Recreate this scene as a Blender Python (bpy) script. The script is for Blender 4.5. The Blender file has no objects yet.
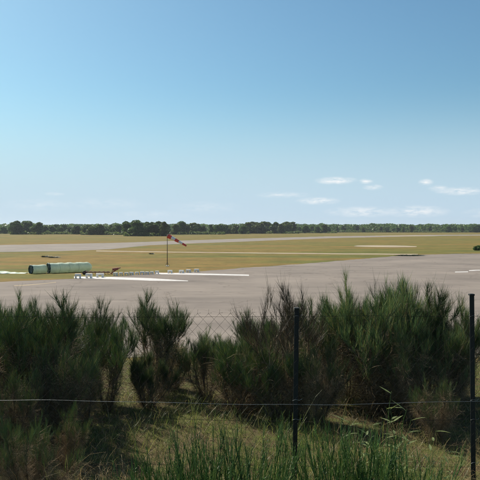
import bpy, math, random
import numpy as np
from mathutils import Vector, Matrix, noise

# ------------------------------------------------------------------ camera, sky, sun, exposure
F = 686.0                 # focal length in photo pixels (480 px wide)
HOR = 229.0               # horizon row in the photo
EYE = 5.0                 # eye height above the airfield
R = math.radians
scene = bpy.context.scene
col = scene.collection

cam = bpy.data.cameras.new('camera')
cam.sensor_width = 36; cam.lens = 36 * F / 480
cam.shift_y = -(240 - HOR) / 480
cam.clip_start = 0.1; cam.clip_end = 40000
camo = bpy.data.objects.new('camera', cam); col.objects.link(camo)
camo.location = (0, 0, EYE); camo.rotation_euler = (R(90), 0, 0)
scene.camera = camo

SUN_AZ, SUN_EL = -40.0, 41.0       # azimuth from +Y (negative = left), elevation
world = bpy.data.worlds.new('World'); scene.world = world; world.use_nodes = True
wn = world.node_tree; wn.nodes.clear()
def N(tree, t, **kw):
    n = tree.nodes.new(t)
    for k, v in kw.items(): setattr(n, k, v)
    return n
sky = N(wn, 'ShaderNodeTexSky', sky_type='NISHITA', sun_disc=False)
sky.sun_elevation = R(SUN_EL); sky.sun_rotation = R(SUN_AZ)
sky.air_density = 1.0; sky.dust_density = 1.0; sky.ozone_density = 2.0; sky.altitude = 0
bg = N(wn, 'ShaderNodeBackground'); bg.inputs['Strength'].default_value = 0.064
wout = N(wn, 'ShaderNodeOutputWorld')
def wmath(op, a, b=None, c=None):
    m = N(wn, 'ShaderNodeMath', operation=op)
    for i, v in enumerate((a, b, c)):
        if v is None: continue
        if isinstance(v, (int, float)): m.inputs[i].default_value = v
        else: wn.links.new(v, m.inputs[i])
    return m.outputs[0]
tc = N(wn, 'ShaderNodeTexCoord'); sx = N(wn, 'ShaderNodeSeparateXYZ')
wn.links.new(tc.outputs['Generated'], sx.inputs[0])
az = wmath('ARCTAN2', sx.outputs[0], sx.outputs[1])
hyp = wmath('SQRT', wmath('ADD', wmath('MULTIPLY', sx.outputs[0], sx.outputs[0]), wmath('MULTIPLY', sx.outputs[1], sx.outputs[1])))
el = wmath('ARCTAN2', sx.outputs[2], hyp)
cb = N(wn, 'ShaderNodeCombineXYZ')
wn.links.new(wmath('MULTIPLY', az, 57.3), cb.inputs[0]); wn.links.new(wmath('MULTIPLY', el, 57.3), cb.inputs[1])
# soft warped cloud noise in degrees of azimuth and elevation
mp = N(wn, 'ShaderNodeMapping'); mp.inputs['Scale'].default_value = (0.75, 2.6, 1)
wn.links.new(cb.outputs[0], mp.inputs[0])
n1 = N(wn, 'ShaderNodeTexNoise'); n1.inputs['Scale'].default_value = 1.25; n1.inputs['Detail'].default_value = 5; n1.inputs['Roughness'].default_value = .62
wn.links.new(mp.outputs[0], n1.inputs['Vector'])
CLOUDS = [(336,181,17,3.2,1),(366,182,6,2.2,.8),(373,188,8,2.4,.8),(283,195,22,2.6,.5),(318,201,18,3.2,.85),(362,212,30,4.5,.7),
          (416,212,26,5,.75),(426,184,6,3,.8),(438,190,8,2.6,.7),(461,193,19,3.4,.9),(40,206,28,5,.2),
          (105,204,34,5,.2),(55,195,8,1.6,.4),(205,208,30,6,.2),(150,215,40,4,.18),(510,214,34,5,.6)]
acc = None
for (px, py, rx, ry, s) in CLOUDS:
    a0 = math.degrees(math.atan((px-240)/F)); e0 = math.degrees(math.atan((HOR-py)/F)); k = math.degrees(1/F)
    v1 = N(wn, 'ShaderNodeVectorMath', operation='SUBTRACT'); v1.inputs[1].default_value = (a0, e0, 0)
    wn.links.new(cb.outputs[0], v1.inputs[0])
    v2 = N(wn, 'ShaderNodeVectorMath', operation='MULTIPLY'); v2.inputs[1].default_value = (1/(rx*k), 1/(ry*k), 0)
    wn.links.new(v1.outputs[0], v2.inputs[0])
    v3 = N(wn, 'ShaderNodeVectorMath', operation='LENGTH'); wn.links.new(v2.outputs[0], v3.inputs[0])
    f = wmath('MULTIPLY', wmath('MAXIMUM', wmath('SUBTRACT', 1.35, v3.outputs['Value']), 0.0), s*.9)
    acc = f if acc is None else wmath('MAXIMUM', acc, f)
cm = N(wn, 'ShaderNodeMapRange'); cm.inputs['From Min'].default_value = .36; cm.inputs['From Max'].default_value = .62
wn.links.new(n1.outputs['Fac'], cm.inputs['Value'])
mask = wmath('MULTIPLY', cm.outputs[0], wmath('MINIMUM', acc, 1.0))
# thin milky band low over the whole horizon
band = N(wn, 'ShaderNodeMapRange'); band.inputs['From Min'].default_value = 0; band.inputs['From Max'].default_value = 13.0
band.interpolation_type = 'SMOOTHERSTEP'; band.inputs['To Min'].default_value = .93; band.inputs['To Max'].default_value = 0
wn.links.new(wmath('MULTIPLY', el, 57.3), band.inputs['Value'])
mask2 = wmath('MULTIPLY', mask, 1.0)
tint = N(wn, 'ShaderNodeMix', data_type='RGBA', blend_type='MULTIPLY'); tint.inputs['Factor'].default_value = 1
wn.links.new(sky.outputs[0], tint.inputs['A']); tint.inputs['B'].default_value = (.71, 1.04, 1.09, 1)
milk = N(wn, 'ShaderNodeMix', data_type='RGBA'); wn.links.new(band.outputs[0], milk.inputs['Factor'])
wn.links.new(tint.outputs['Result'], milk.inputs['A']); milk.inputs['B'].default_value = (5.9, 7.7, 9.3, 1)
mx = N(wn, 'ShaderNodeMix', data_type='RGBA'); wn.links.new(mask2, mx.inputs['Factor'])
wn.links.new(milk.outputs['Result'], mx.inputs['A']); mx.inputs['B'].default_value = (11, 11, 11, 1)
wn.links.new(mx.outputs['Result'], bg.inputs['Color']); wn.links.new(bg.outputs[0], wout.inputs['Surface'])

world.cycles.sampling_method = 'MANUAL'; world.cycles.sample_map_resolution = 256
sun = bpy.data.lights.new('sun', 'SUN'); sun.energy = 4.6; sun.angle = R(.55); sun.color = (1, .93, .82)
suno = bpy.data.objects.new('sun', sun); col.objects.link(suno)
sd = Vector((math.sin(R(SUN_AZ))*math.cos(R(SUN_EL)), math.cos(R(SUN_AZ))*math.cos(R(SUN_EL)), math.sin(R(SUN_EL))))
suno.rotation_euler = sd.to_track_quat('Z', 'Y').to_euler(); suno.location = sd*100

vs = scene.view_settings
vs.view_transform = 'Standard'; vs.look = 'None'; vs.gamma = 1; vs.use_curve_mapping = False; vs.exposure = 0.5
scene.cycles.use_adaptive_sampling = True; scene.cycles.adaptive_threshold = .025
scene.cycles.max_bounces = 8; scene.cycles.diffuse_bounces = 6; scene.cycles.volume_bounces = 0; scene.cycles.glossy_bounces = 2; scene.cycles.transmission_bounces = 4; scene.cycles.transparent_max_bounces = 8
scene.cycles.volume_step_rate = 1

# ------------------------------------------------------------------ helpers
def gp(x, y, z=0.0):                 # a photo pixel on the level z
    d = (EYE - z) * F / (y - HOR)
    return Vector(((x - 240) / F * d, d, z))
def at(x, y, d):                     # a photo pixel at distance d
    return Vector(((x - 240) / F * d, d, EYE - (y - HOR) / F * d))
BANK = [(-400, 3.4), (-1, 3.42), (2, 3.25), (4, 2.94), (6, 2.68), (9, 2.68), (12, 2.58), (15, 2.1), (19, .95), (22.5, .2), (26, 0)]
def ground_z(x, y):
    if y >= 26: return 0.0
    for (a, za), (b, zb) in zip(BANK, BANK[1:]):
        if a <= y <= b:
            z = za + (zb - za) * (y - a) / (b - a); break
    w = min(1, (26 - y) / 8)
    return z + w * (.10 * noise.noise(Vector((x*.35, y*.35, 3))) + .04 * noise.noise(Vector((x*1.7, y*1.7, 8))))

def tag(o, label=None, cat=None, group=None, kind=None):
    if label: o['label'] = label
    if cat: o['category'] = cat
    if group: o['group'] = group
    if kind: o['kind'] = kind
    return o
def empty(name, loc=(0, 0, 0), rz=0.0):
    o = bpy.data.objects.new(name, None); col.objects.link(o)
    o.location = loc; o.rotation_euler = (0, 0, rz); o.empty_display_size = .1
    return o
def link(name, me, mat=None, parent=None):
    o = bpy.data.objects.new(name, me); col.objects.link(o)
    if mat and not me.materials: me.materials.append(mat)
    if parent: o.parent = parent
    return o
def copy_tree(o, parent=None):
    c = o.copy(); col.objects.link(c); c.parent = parent
    for ch in list(o.children): copy_tree(ch, c)
    return c

def mesh_np(name, V, quads=None, tris=None, smooth=False):
    me = bpy.data.meshes.new(name)
    V = np.asarray(V, np.float32).reshape(-1, 3)
    me.vertices.add(len(V)); me.vertices.foreach_set('co', V.ravel())
    L = []; S = []; off = 0
    for arr, k in ((quads, 4), (tris, 3)):
        if arr is None or len(arr) == 0: continue
        arr = np.asarray(arr, np.int32).reshape(-1, k)
        L.append(arr.ravel()); S.append(off + np.arange(len(arr), dtype=np.int32) * k); off += arr.size
    L = np.concatenate(L); S = np.concatenate(S)
    me.loops.add(len(L)); me.loops.foreach_set('vertex_index', L)
    me.polygons.add(len(S)); me.polygons.foreach_set('loop_start', S)
    me.polygons.foreach_set('use_smooth', np.full(len(S), smooth))
    me.update(calc_edges=True); me.validate()
    return me

class MB:                             # collects simple solids into one mesh
    def __init__(s): s.v = []; s.f = []
    def add(s, vs_, fs):
        b = len(s.v); s.v += [tuple(v) for v in vs_]; s.f += [tuple(b + i for i in f) for f in fs]
    def box(s, c, d, rot=None, taper=1.0):
        c = Vector(c); q = []
        for z in (-1, 1):
            k = taper if z > 0 else 1
            for (x, y) in ((-1, -1), (1, -1), (1, 1), (-1, 1)):
                p = Vector((x*d[0]/2*k, y*d[1]/2*k, z*d[2]/2))
                if rot: p = rot @ p
                q.append(c + p)
        s.add(q, [(3,2,1,0),(4,5,6,7),(0,1,5,4),(1,2,6,5),(2,3,7,6),(3,0,4,7)])
    def tube(s, pts, rads, n=8, cap=True):
        pts = [Vector(p) for p in pts]
        if not hasattr(rads, '__len__'): rads = [rads]*len(pts)
        b = len(s.v)
        for i, p in enumerate(pts):
            t = (pts[min(i+1, len(pts)-1)] - pts[max(i-1, 0)]).normalized()
            u = t.cross(Vector((0, 0, 1)) if abs(t.z) < .9 else Vector((1, 0, 0))).normalized(); w = t.cross(u)
            for k in range(n):
                a = 2*math.pi*k/n
                s.v.append(tuple(p + (u*math.cos(a) + w*math.sin(a))*rads[i]))
        for i in range(len(pts)-1):
            for k in range(n):
                k2 = (k+1) % n
                s.f.append((b+i*n+k, b+i*n+k2, b+(i+1)*n+k2, b+(i+1)*n+k))
        if cap:
            s.f.append(tuple(b+k for k in reversed(range(n)))); s.f.append(tuple(b+(len(pts)-1)*n+k for k in range(n)))
    def build(s, name, mat, parent=None, smooth=False, bevel=0):
        me = bpy.data.meshes.new(name); me.from_pydata(s.v, [], s.f)
        if smooth:
            for p in me.polygons: p.use_smooth = True
        me.update()
        o = link(name, me, mat, parent)
        if bevel:
            m = o.modifiers.new('bevel', 'BEVEL'); m.width = bevel; m.segments = 2
        return o

# ------------------------------------------------------------------ materials
def ramp(tr, fac, stops):
    r = N(tr, 'ShaderNodeValToRGB'); cr = r.color_ramp
    while len(cr.elements) > len(stops): cr.elements.remove(cr.elements[-1])
    while len(cr.elements) < len(stops): cr.elements.new(.5)
    for e, (p, c) in zip(cr.elements, stops): e.position = p; e.color = (*c, 1)
    tr.links.new(fac, r.inputs[0]); return r.outputs[0]
def mat_base(name):
    m = bpy.data.materials.new(name); m.use_nodes = True
    return m, m.node_tree, m.node_tree.nodes['Principled BSDF']
def noise_node(tr, scale, detail=5, rough=.6, vec=None, mscale=None, rot=0):
    n = N(tr, 'ShaderNodeTexNoise'); n.inputs['Scale'].default_value = scale; n.inputs['Detail'].default_value = detail; n.inputs['Roughness'].default_value = rough
    t = N(tr, 'ShaderNodeTexCoord'); src = t.outputs[vec or 'Object']
    if mscale:
        mp_ = N(tr, 'ShaderNodeMapping'); mp_.inputs['Scale'].default_value = mscale; mp_.inputs['Rotation'].default_value = (0, 0, rot)
        tr.links.new(src, mp_.inputs[0]); src = mp_.outputs[0]
    tr.links.new(src, n.inputs['Vector']); return n.outputs['Fac']
def mix(tr, fac, a, b, mode='MIX'):
    m = N(tr, 'ShaderNodeMix', data_type='RGBA', blend_type=mode)
    for s, v in (('Factor', fac), ('A', a), ('B', b)):
        if isinstance(v, (int, float)): m.inputs[s].default_value = v
        elif isinstance(v, tuple): m.inputs[s].default_value = (*v, 1)
        else: tr.links.new(v, m.inputs[s])
    return m.outputs['Result']
def bump(tr, bs, h, strength, dist):
    b = N(tr, 'ShaderNodeBump'); b.inputs['Strength'].default_value = strength; b.inputs['Distance'].default_value = dist
    tr.links.new(h, b.inputs['Height']); tr.links.new(b.outputs[0], bs.inputs['Normal'])
def plain(name, c, rough=.6, metal=0, var=.25, scale=6):
    m, tr, bs = mat_base(name)
    n = noise_node(tr, scale)
    lo = tuple(v*(1-var) for v in c); hi = tuple(min(1, v*(1+var)) for v in c)
    tr.links.new(ramp(tr, n, [(.3, lo), (.7, hi)]), bs.inputs['Base Color'])
    bs.inputs['Roughness'].default_value = rough; bs.inputs['Metallic'].default_value = metal
    return m
def strand(name, stops, rough=.48, trans=.25, spec=.5):   # leaves, shoots, twigs: one tone per strand
    m, tr, bs = mat_base(name)
    g = N(tr, 'ShaderNodeNewGeometry'); oi = N(tr, 'ShaderNodeObjectInfo')
    c = ramp(tr, g.outputs['Random Per Island'], stops)
    hs = N(tr, 'ShaderNodeHueSaturation')
    mr = N(tr, 'ShaderNodeMapRange'); mr.inputs['To Min'].default_value = .75; mr.inputs['To Max'].default_value = 1.25
    tr.links.new(oi.outputs['Random'], mr.inputs['Value']); tr.links.new(mr.outputs[0], hs.inputs['Value']); tr.links.new(c, hs.inputs['Color'])
    tr.links.new(hs.outputs[0], bs.inputs['Base Color']); bs.inputs['Roughness'].default_value = rough
    bs.inputs['Specular IOR Level'].default_value = spec
    if trans:
        tl = N(tr, 'ShaderNodeBsdfTranslucent'); tr.links.new(hs.outputs[0], tl.inputs['Color'])
        ms = N(tr, 'ShaderNodeMixShader'); ms.inputs[0].default_value = trans
        tr.links.new(bs.outputs[0], ms.inputs[1]); tr.links.new(tl.outputs[0], ms.inputs[2])
        tr.links.new(ms.outputs[0], tr.nodes['Material Output'].inputs['Surface'])
    return m

def ground_mat():
    m, tr, bs = mat_base('airfield_grass_ground')
    big = noise_node(tr, 1, 6, .55, mscale=(.010, .055, 1), rot=R(6))
    med = noise_node(tr, 1, 6, .65, mscale=(.035, .16, 1), rot=R(-4))
    fine = noise_node(tr, 2.2, 8, .7)
    c1 = ramp(tr, big, [(.34, (.085, .115, .022)), (.43, (.15, .14, .032)), (.5, (.265, .142, .042)), (.56, (.175, .148, .034)), (.66, (.08, .11, .022))])
    c2 = ramp(tr, med, [(.3, (.085, .12, .024)), (.5, (.18, .15, .042)), (.7, (.25, .18, .065))])
    c = mix(tr, .4, c1, c2)
    c = mix(tr, .5, c, ramp(tr, fine, [(.25, (.45, .45, .45)), (.75, (1.3, 1.3, 1.3))]), 'MULTIPLY')
    c = mix(tr, .75, c, ramp(tr, noise_node(tr, .22, 6, .7, mscale=(1, .6, 1)), [(.3, (.62, .66, .6)), (.7, (1.35, 1.28, 1.2))]), 'MULTIPLY')
    # soil and straw on the bank close to the fence
    geo = N(tr, 'ShaderNodeNewGeometry'); sp = N(tr, 'ShaderNodeSeparateXYZ'); tr.links.new(geo.outputs['Position'], sp.inputs[0])
    mr = N(tr, 'ShaderNodeMapRange'); mr.inputs['From Min'].default_value = 16; mr.inputs['From Max'].default_value = 26; mr.inputs['To Min'].default_value = 1; mr.inputs['To Max'].default_value = 0
    tr.links.new(sp.outputs[1], mr.inputs['Value'])
    soil = ramp(tr, noise_node(tr, 3.5, 10, .75), [(.25, (.035, .028, .018)), (.45, (.12, .09, .045)), (.58, (.11, .125, .035)), (.8, (.24, .18, .095))])
    tr.links.new(mix(tr, mr.outputs[0], c, soil), bs.inputs['Base Color'])
    bs.inputs['Roughness'].default_value = .95; bs.inputs['Specular IOR Level'].default_value = .1
    bump(tr, bs, noise_node(tr, 6, 8, .75), .6, .08)
    return m
def tarmac_mat(name, c, rough=.62, streak=.2):
    m, tr, bs = mat_base(name)
    st = noise_node(tr, 1, 7, .65, mscale=(.05, .22, 1), rot=R(-8))
    bl = noise_node(tr, .12, 7, .6)
    fi = noise_node(tr, 30, 4, .8)
    vo = N(tr, 'ShaderNodeTexVoronoi', feature='DISTANCE_TO_EDGE'); vo.inputs['Scale'].default_value = .16
    t = N(tr, 'ShaderNodeTexCoord'); wv = N(tr, 'ShaderNodeVectorMath', operation='ADD')
    nn = N(tr, 'ShaderNodeTexNoise'); nn.inputs['Scale'].default_value = .5; nn.inputs['Detail'].default_value = 6
    tr.links.new(t.outputs['Object'], nn.inputs['Vector']); sc_ = N(tr, 'ShaderNodeVectorMath', operation='SCALE'); sc_.inputs['Scale'].default_value = 3.0
    tr.links.new(nn.outputs['Color'], sc_.inputs[0]); tr.links.new(t.outputs['Object'], wv.inputs[0]); tr.links.new(sc_.outputs[0], wv.inputs[1])
    tr.links.new(wv.outputs[0], vo.inputs['Vector'])
    crack = ramp(tr, vo.outputs['Distance'], [(0, (.62, .60, .58)), (.02, (1, 1, 1))])
    k = streak
    a = mix(tr, 1.0, c, ramp(tr, st, [(.25, (1-k, 1-k, 1-k)), (.5, (1, 1, 1)), (.75, (1+k, 1+k*.95, 1+k*.9))]), 'MULTIPLY')
    a = mix(tr, 1.0, a, ramp(tr, bl, [(.3, (.78, .77, .77)), (.7, (1.15, 1.13, 1.1))]), 'MULTIPLY')
    a = mix(tr, .5, a, ramp(tr, fi, [(.2, (.7, .7, .7)), (.8, (1.25, 1.25, 1.25))]), 'MULTIPLY')
    a = mix(tr, .6, a, crack, 'MULTIPLY')
    tr.links.new(a, bs.inputs['Base Color'])
    bs.inputs['Roughness'].default_value = .95; bs.inputs['Specular IOR Level'].default_value = .08
    bump(tr, bs, fi, .4, .01)
    return m
def paint_mat():
    m, tr, bs = mat_base('worn_white_paint')
    n = noise_node(tr, 1.6, 9, .8)
    tr.links.new(ramp(tr, n, [(.30, (.34, .29, .25)), (.45, (.58, .53, .48)), (.7, (.74, .70, .65))]), bs.inputs['Base Color'])
    bs.inputs['Roughness'].default_value = .6
    return m

M = {}
M['ground'] = ground_mat()
M['apron'] = tarmac_mat('apron_tarmac', (.25, .214, .183))
M['runway'] = tarmac_mat('runway_concrete', (.285, .25, .215), streak=.2)
M['gravel'] = tarmac_mat('pale_gravel', (.42, .34, .24), .9, .2)
M['paint'] = paint_mat()
M['broom'] = strand('broom_shoot_green', [(0, (.09, .17, .08)), (.5, (.16, .255, .105)), (.85, (.26, .325, .115)), (1, (.50, .42, .16))], trans=.5)
M['young'] = strand('young_shoot_green', [(0, (.06, .14, .05)), (.5, (.12, .23, .065)), (1, (.24, .32, .09))], trans=.5)
M['dead'] = strand('dead_twig', [(0, (.18, .13, .075)), (.6, (.36, .265, .155)), (1, (.58, .46, .3))], trans=.3, rough=.8, spec=.2)
M['wood'] = plain('broom_wood', (.11, .08, .055), .9, 0, .4, 30)
M['bare'] = strand('bare_shoot', [(0, (.10, .07, .045)), (.6, (.17, .12, .075)), (1, (.13, .14, .06))], trans=.1)
M['straw'] = strand('straw', [(0, (.18, .12, .05)), (.4, (.33, .235, .105)), (.8, (.44, .33, .17)), (1, (.58, .48, .3))], trans=.3, rough=.8, spec=.15)
M['grass'] = strand('grass_blade', [(0, (.10, .16, .035)), (.5, (.21, .25, .055)), (1, (.34, .32, .09))], trans=.5)
M['leaf'] = strand('pale_leaf', [(0, (.14, .19, .06)), (.6, (.22, .26, .09)), (1, (.34, .34, .16))], trans=.4)
M['treeleaf'] = strand('tree_leaf', [(0, (.05, .10, .028)), (.5, (.085, .15, .04)), (1, (.14, .2, .055))], trans=.4, spec=.2)
M['treeleaf2'] = strand('olive_tree_leaf', [(0, (.07, .11, .03)), (.5, (.11, .155, .045)), (1, (.18, .21, .06))], trans=.4, spec=.2)
M['weed'] = strand('weed_green', [(0, (.04, .07, .03)), (1, (.09, .11, .045))], trans=.3)
M['bark'] = plain('tree_bark', (.07, .055, .045), .9)
M['post'] = plain('dark_green_steel', (.006, .009, .008), .7, 0, .3, 20)
M['wire'] = plain('weathered_wire', (.03, .027, .025), .9, 0, .4, 8)
M['wire'].node_tree.nodes['Principled BSDF'].inputs['Specular IOR Level'].default_value = .05
M['wire2'] = plain('bright_wire', (.36, .36, .35), .45, .6, .5, 3)  # lighter wire; the mid tension wire's catch of sun is put into this colour
M['film'] = plain('pale_green_film', (.80, .85, .66), .38, 0, .14, 1.6)
_m = M['film']; _t = _m.node_tree; _b = _t.nodes['Principled BSDF']; _x = N(_t, 'ShaderNodeBsdfTranslucent'); _s = N(_t, 'ShaderNodeMixShader'); _s.inputs[0].default_value = .3
_t.links.new(_b.inputs['Base Color'].links[0].from_socket, _x.inputs['Color']); _t.links.new(_b.outputs[0], _s.inputs[1]); _t.links.new(_x.outputs[0], _s.inputs[2])
_t.links.new(_s.outputs[0], _t.nodes['Material Output'].inputs['Surface'])
M['film2'] = plain('flat_green_film', (.6, .68, .5), .5, 0, .2, 2.5)
M['rim'] = plain('dark_green_edge', (.018, .055, .045), .6, 0, .3, 4)
M['disc'] = plain('blue_grey_end', (.19, .26, .29), .6, 0, .3, 3)
M['red'] = plain('faded_red_paint', (.27, .065, .045), .6, 0, .35, 3)
M['rust'] = plain('rusty_steel', (.13, .06, .045), .8, 0, .4, 4)
M['rubber'] = plain('rubber', (.02, .02, .02), .8)
M['white'] = plain('white_painted_concrete', (.88, .83, .74), .7, 0, .12, 5)
M['sockred'] = plain('windsock_red', (.62, .07, .05), .7, 0, .1, 4)
M['sockwhite'] = plain('windsock_white', (.8, .74, .7), .7, 0, .08, 4)
M['pole'] = plain('dark_pole_paint', (.06, .05, .045), .5, .3)
M['hill'] = plain('far_wooded_hill', (.05, .075, .05), .95, 0, .3, .02)

# ------------------------------------------------------------------ ground, runway, apron
def axis(lim_neg, lim_pos, fine_lo, fine_hi, step, grow=1.22):
    a = list(np.arange(fine_lo, fine_hi + 1e-6, step))
    s = step; v = fine_hi
    while v < lim_pos: s *= grow; v += s; a.append(v)
    s = step; v = fine_lo
    while v > lim_neg: s *= grow; v -= s; a.insert(0, v)
    return a
xs = axis(-9000, 9000, -7, 7, .22); ys = axis(-300, 9000, 2, 33, .25)
GV = [(x, y, ground_z(x, y)) for y in ys for x in xs]
nx = len(xs)
GQ = [(j*nx+i, j*nx+i+1, (j+1)*nx+i+1, (j+1)*nx+i) for j in range(len(ys)-1) for i in range(nx-1)]
tag(link('ground', mesh_np('ground', GV, GQ, smooth=True), M['ground']), kind='structure')

def strip(name, upper, lower, z, mat, kind='structure', wob=.0, parent=None, thick=0.0):
    def dense(pts):
        o = []
        for (a, b) in zip(pts, pts[1:]):
            for k in range(40): o.append(a.lerp(b, k/40))
        return o + [pts[-1]]
    U = dense([gp(*p) for p in upper]); L = dense([gp(*p) for p in lower])
    n = min(len(U), len(L)); U = U[:n]; L = L[:n]
    V = []
    for i in range(n):
        for p, s in ((L[i], 3.1), (U[i], 7.7)):
            w = wob * p.y / 60
            q = p + Vector((0, w * (noise.noise(Vector((p.x*.25, p.y*.05, s))) + .6*noise.noise(Vector((p.x*1.1, p.y*.2, s)))), 0)); V.append((q.x, q.y, z))
    Q = [(2*i, 2*i+2, 2*i+3, 2*i+1) for i in range(n-1)]
    return tag(link(name, mesh_np(name, V, Q), mat, parent), kind=kind)
XS = [-300, -60, 0, 60, 110, 150, 200, 260, 330, 430, 620]
strip('runway', list(zip(XS, [248.2, 246, 245, 244, 243, 241.8, 240, 238.2, 236.3, 234.9, 233.9])),
      list(zip(XS, [256, 253, 252, 251.2, 249.3, 245.2, 243.2, 240.9, 238.2, 235.9, 234.5])), .012, M['runway'], wob=.6)
strip('taxiway', [(96, 250.6), (150, 251.4), (210, 252.2), (260, 252.7), (330, 253.3), (418, 254.0)],
      [(96, 251.5), (150, 252.2), (210, 253.0), (260, 253.6), (330, 254.2), (418, 255.0)], .018, M['gravel'], wob=.25)
AX = [-420, -200, 0, 80, 160, 200, 260, 340, 400, 440, 480, 700, 1000]
strip('apron', list(zip(AX, [297, 290, 282.3, 278.3, 273.6, 271.3, 267, 261, 255.6, 254.2, 253.8, 252.5, 251])),
      [(240 + (x-240)*2.0, 357.5) for x in AX], .024, M['apron'], wob=.8)
def patch(name, px, py, rx, ry, z, mat):
    c = gp(px, py); ax = rx/F*c.y; ay = (gp(px, py-ry).y - gp(px, py+ry).y)/2
    V = [(c.x, c.y, z)]
    for k in range(48):
        a = 2*math.pi*k/48; w = 1 + .18*noise.noise(Vector((math.cos(a)*2, math.sin(a)*2, px)))
        V.append((c.x+ax*w*math.cos(a), c.y+ay*w*math.sin(a), z))
    T = [(0, 1+k, 1+(k+1) % 48) for k in range(48)]
    return tag(link(name, mesh_np(name, V, None, T), mat), kind='structure')
patch('gravel_patch', 385, 246.3, 31, 1.0, .03, M['gravel'])
patch('gravel_patch', 405, 235.9, 30, .35, .03, M['gravel'])
strip('painted_line', [(74, 276.7), (110, 277.2), (150, 278.4), (188, 280.9)], [(74, 278.6), (110, 279.4), (150, 281.0), (188, 281.5)], .030, M['paint'], wob=.05)
strip('painted_line', [(155, 272.9), (190, 273.5), (220, 274.1), (249, 274.9)], [(155, 274.4), (190, 275.0), (220, 275.5), (249, 276.1)], .030, M['paint'], wob=.05)
strip('painted_line', [(14, 285.6), (28, 284.9), (44, 283.6), (56, 282.2)], [(14, 286.5), (28, 285.8), (44, 284.3), (56, 282.9)], .030, M['gravel'], wob=.05)
strip('painted_line', [(455, 271.9), (460, 271.8), (464, 271.7), (468, 271.6)], [(455, 272.7), (460, 272.6), (464, 272.5), (468, 272.4)], .030, M['paint'], wob=.05)
strip('painted_line', [(469, 270.4), (473, 270.2), (476, 270.1), (480, 270.0)], [(469, 271.2), (473, 271.1), (476, 270.9), (480, 270.8)], .030, M['paint'], wob=.05)

def hills():
    V = []; Q = []; n = 200
    for i in range(n+1):
        a = R(-62 + 124*i/n); d = 5200
        h = 26 + 16*noise.noise(Vector((i*.05, 2, 0))) + 5*noise.noise(Vector((i*.4, 5, 0)))
        px = 240 + F*math.tan(a)
        h *= .45 + .55*max(0, min(1, (220 - px)/180)) 
        for (dd, z) in ((d, -1), (d+150, h*.7), (d+350, h), (d+1500, -1)): V.append((math.sin(a)*dd, math.cos(a)*dd, z))
    for i in range(n):
        for k in range(3): Q.append((4*i+k, 4*i+4+k, 4*i+5+k, 4*i+1+k))
    tag(link('hills', mesh_np('hills', V, Q, smooth=True), M['hill']), kind='structure')
hills()

# ------------------------------------------------------------------ plant growing tools
def unit(a): return a / np.maximum(np.linalg.norm(a, axis=-1, keepdims=True), 1e-9)
def grow(rng, S, D, L, k, up=.2, wig=.1, droop=0.0):
    n = len(S); P = np.zeros((n, k, 3)); P[:, 0] = S; D = unit(D.copy()); st = (L/(k-1))[:, None]
    for i in range(1, k):
        D = D + rng.normal(0, wig, (n, 3)) + np.array([0, 0, up - droop*i])
        D = unit(D); P[:, i] = P[:, i-1] + D*st
    return P
def on(P, idx, t):
    k = P.shape[1]; f = np.clip(t, 0, .999)*(k-1); i = f.astype(int); w = (f-i)[:, None]
    A = P[idx, i]; B = P[idx, i+1]
    return A*(1-w) + B*w, unit(B-A)
def strands(P, r0, r1, sides=3):
    n, k, _ = P.shape
    T = np.empty_like(P); T[:, 1:-1] = P[:, 2:]-P[:, :-2]; T[:, 0] = P[:, 1]-P[:, 0]; T[:, -1] = P[:, -1]-P[:, -2]; T = unit(T)
    ref = np.where(np.abs(T[..., 2:3]) < .9, np.array([0, 0, 1.]), np.array([1., 0, 0]))
    U = unit(np.cross(T, ref)); W = np.cross(T, U)
    r0 = np.broadcast_to(np.asarray(r0, float), (n,)); r1 = np.broadcast_to(np.asarray(r1, float), (n,))
    rad = r0[:, None]*(1-np.linspace(0, 1, k)) + r1[:, None]*np.linspace(0, 1, k)
    if sides == 2: an = np.array([0, math.pi])
    else: an = np.arange(sides)*2*math.pi/sides
    V = P[:, :, None] + (U[:, :, None]*np.cos(an)[None, None, :, None] + W[:, :, None]*np.sin(an)[None, None, :, None])*rad[:, :, None, None]
    base = (np.arange(n)*k*sides)[:, None, None]; ii = (np.arange(k-1)*sides)[None, :, None]
    ns = 1 if sides == 2 else sides
    s = np.arange(ns)[None, None, :]; s2 = (s+1) % sides
    Q = np.stack([base+ii+s, base+ii+s2, base+ii+sides+s2, base+ii+sides+s], -1).reshape(-1, 4)
    return V.reshape(-1, 3), Q
def join(parts):
    Vs, Qs, o = [], [], 0
    for V, Q in parts: Vs.append(V); Qs.append(Q+o); o += len(V)
    return np.concatenate(Vs), np.concatenate(Qs)
def perp(rng, T):
    r = rng.normal(0, 1, T.shape); return unit(r - (r*T).sum(-1, keepdims=True)*T)

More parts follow.
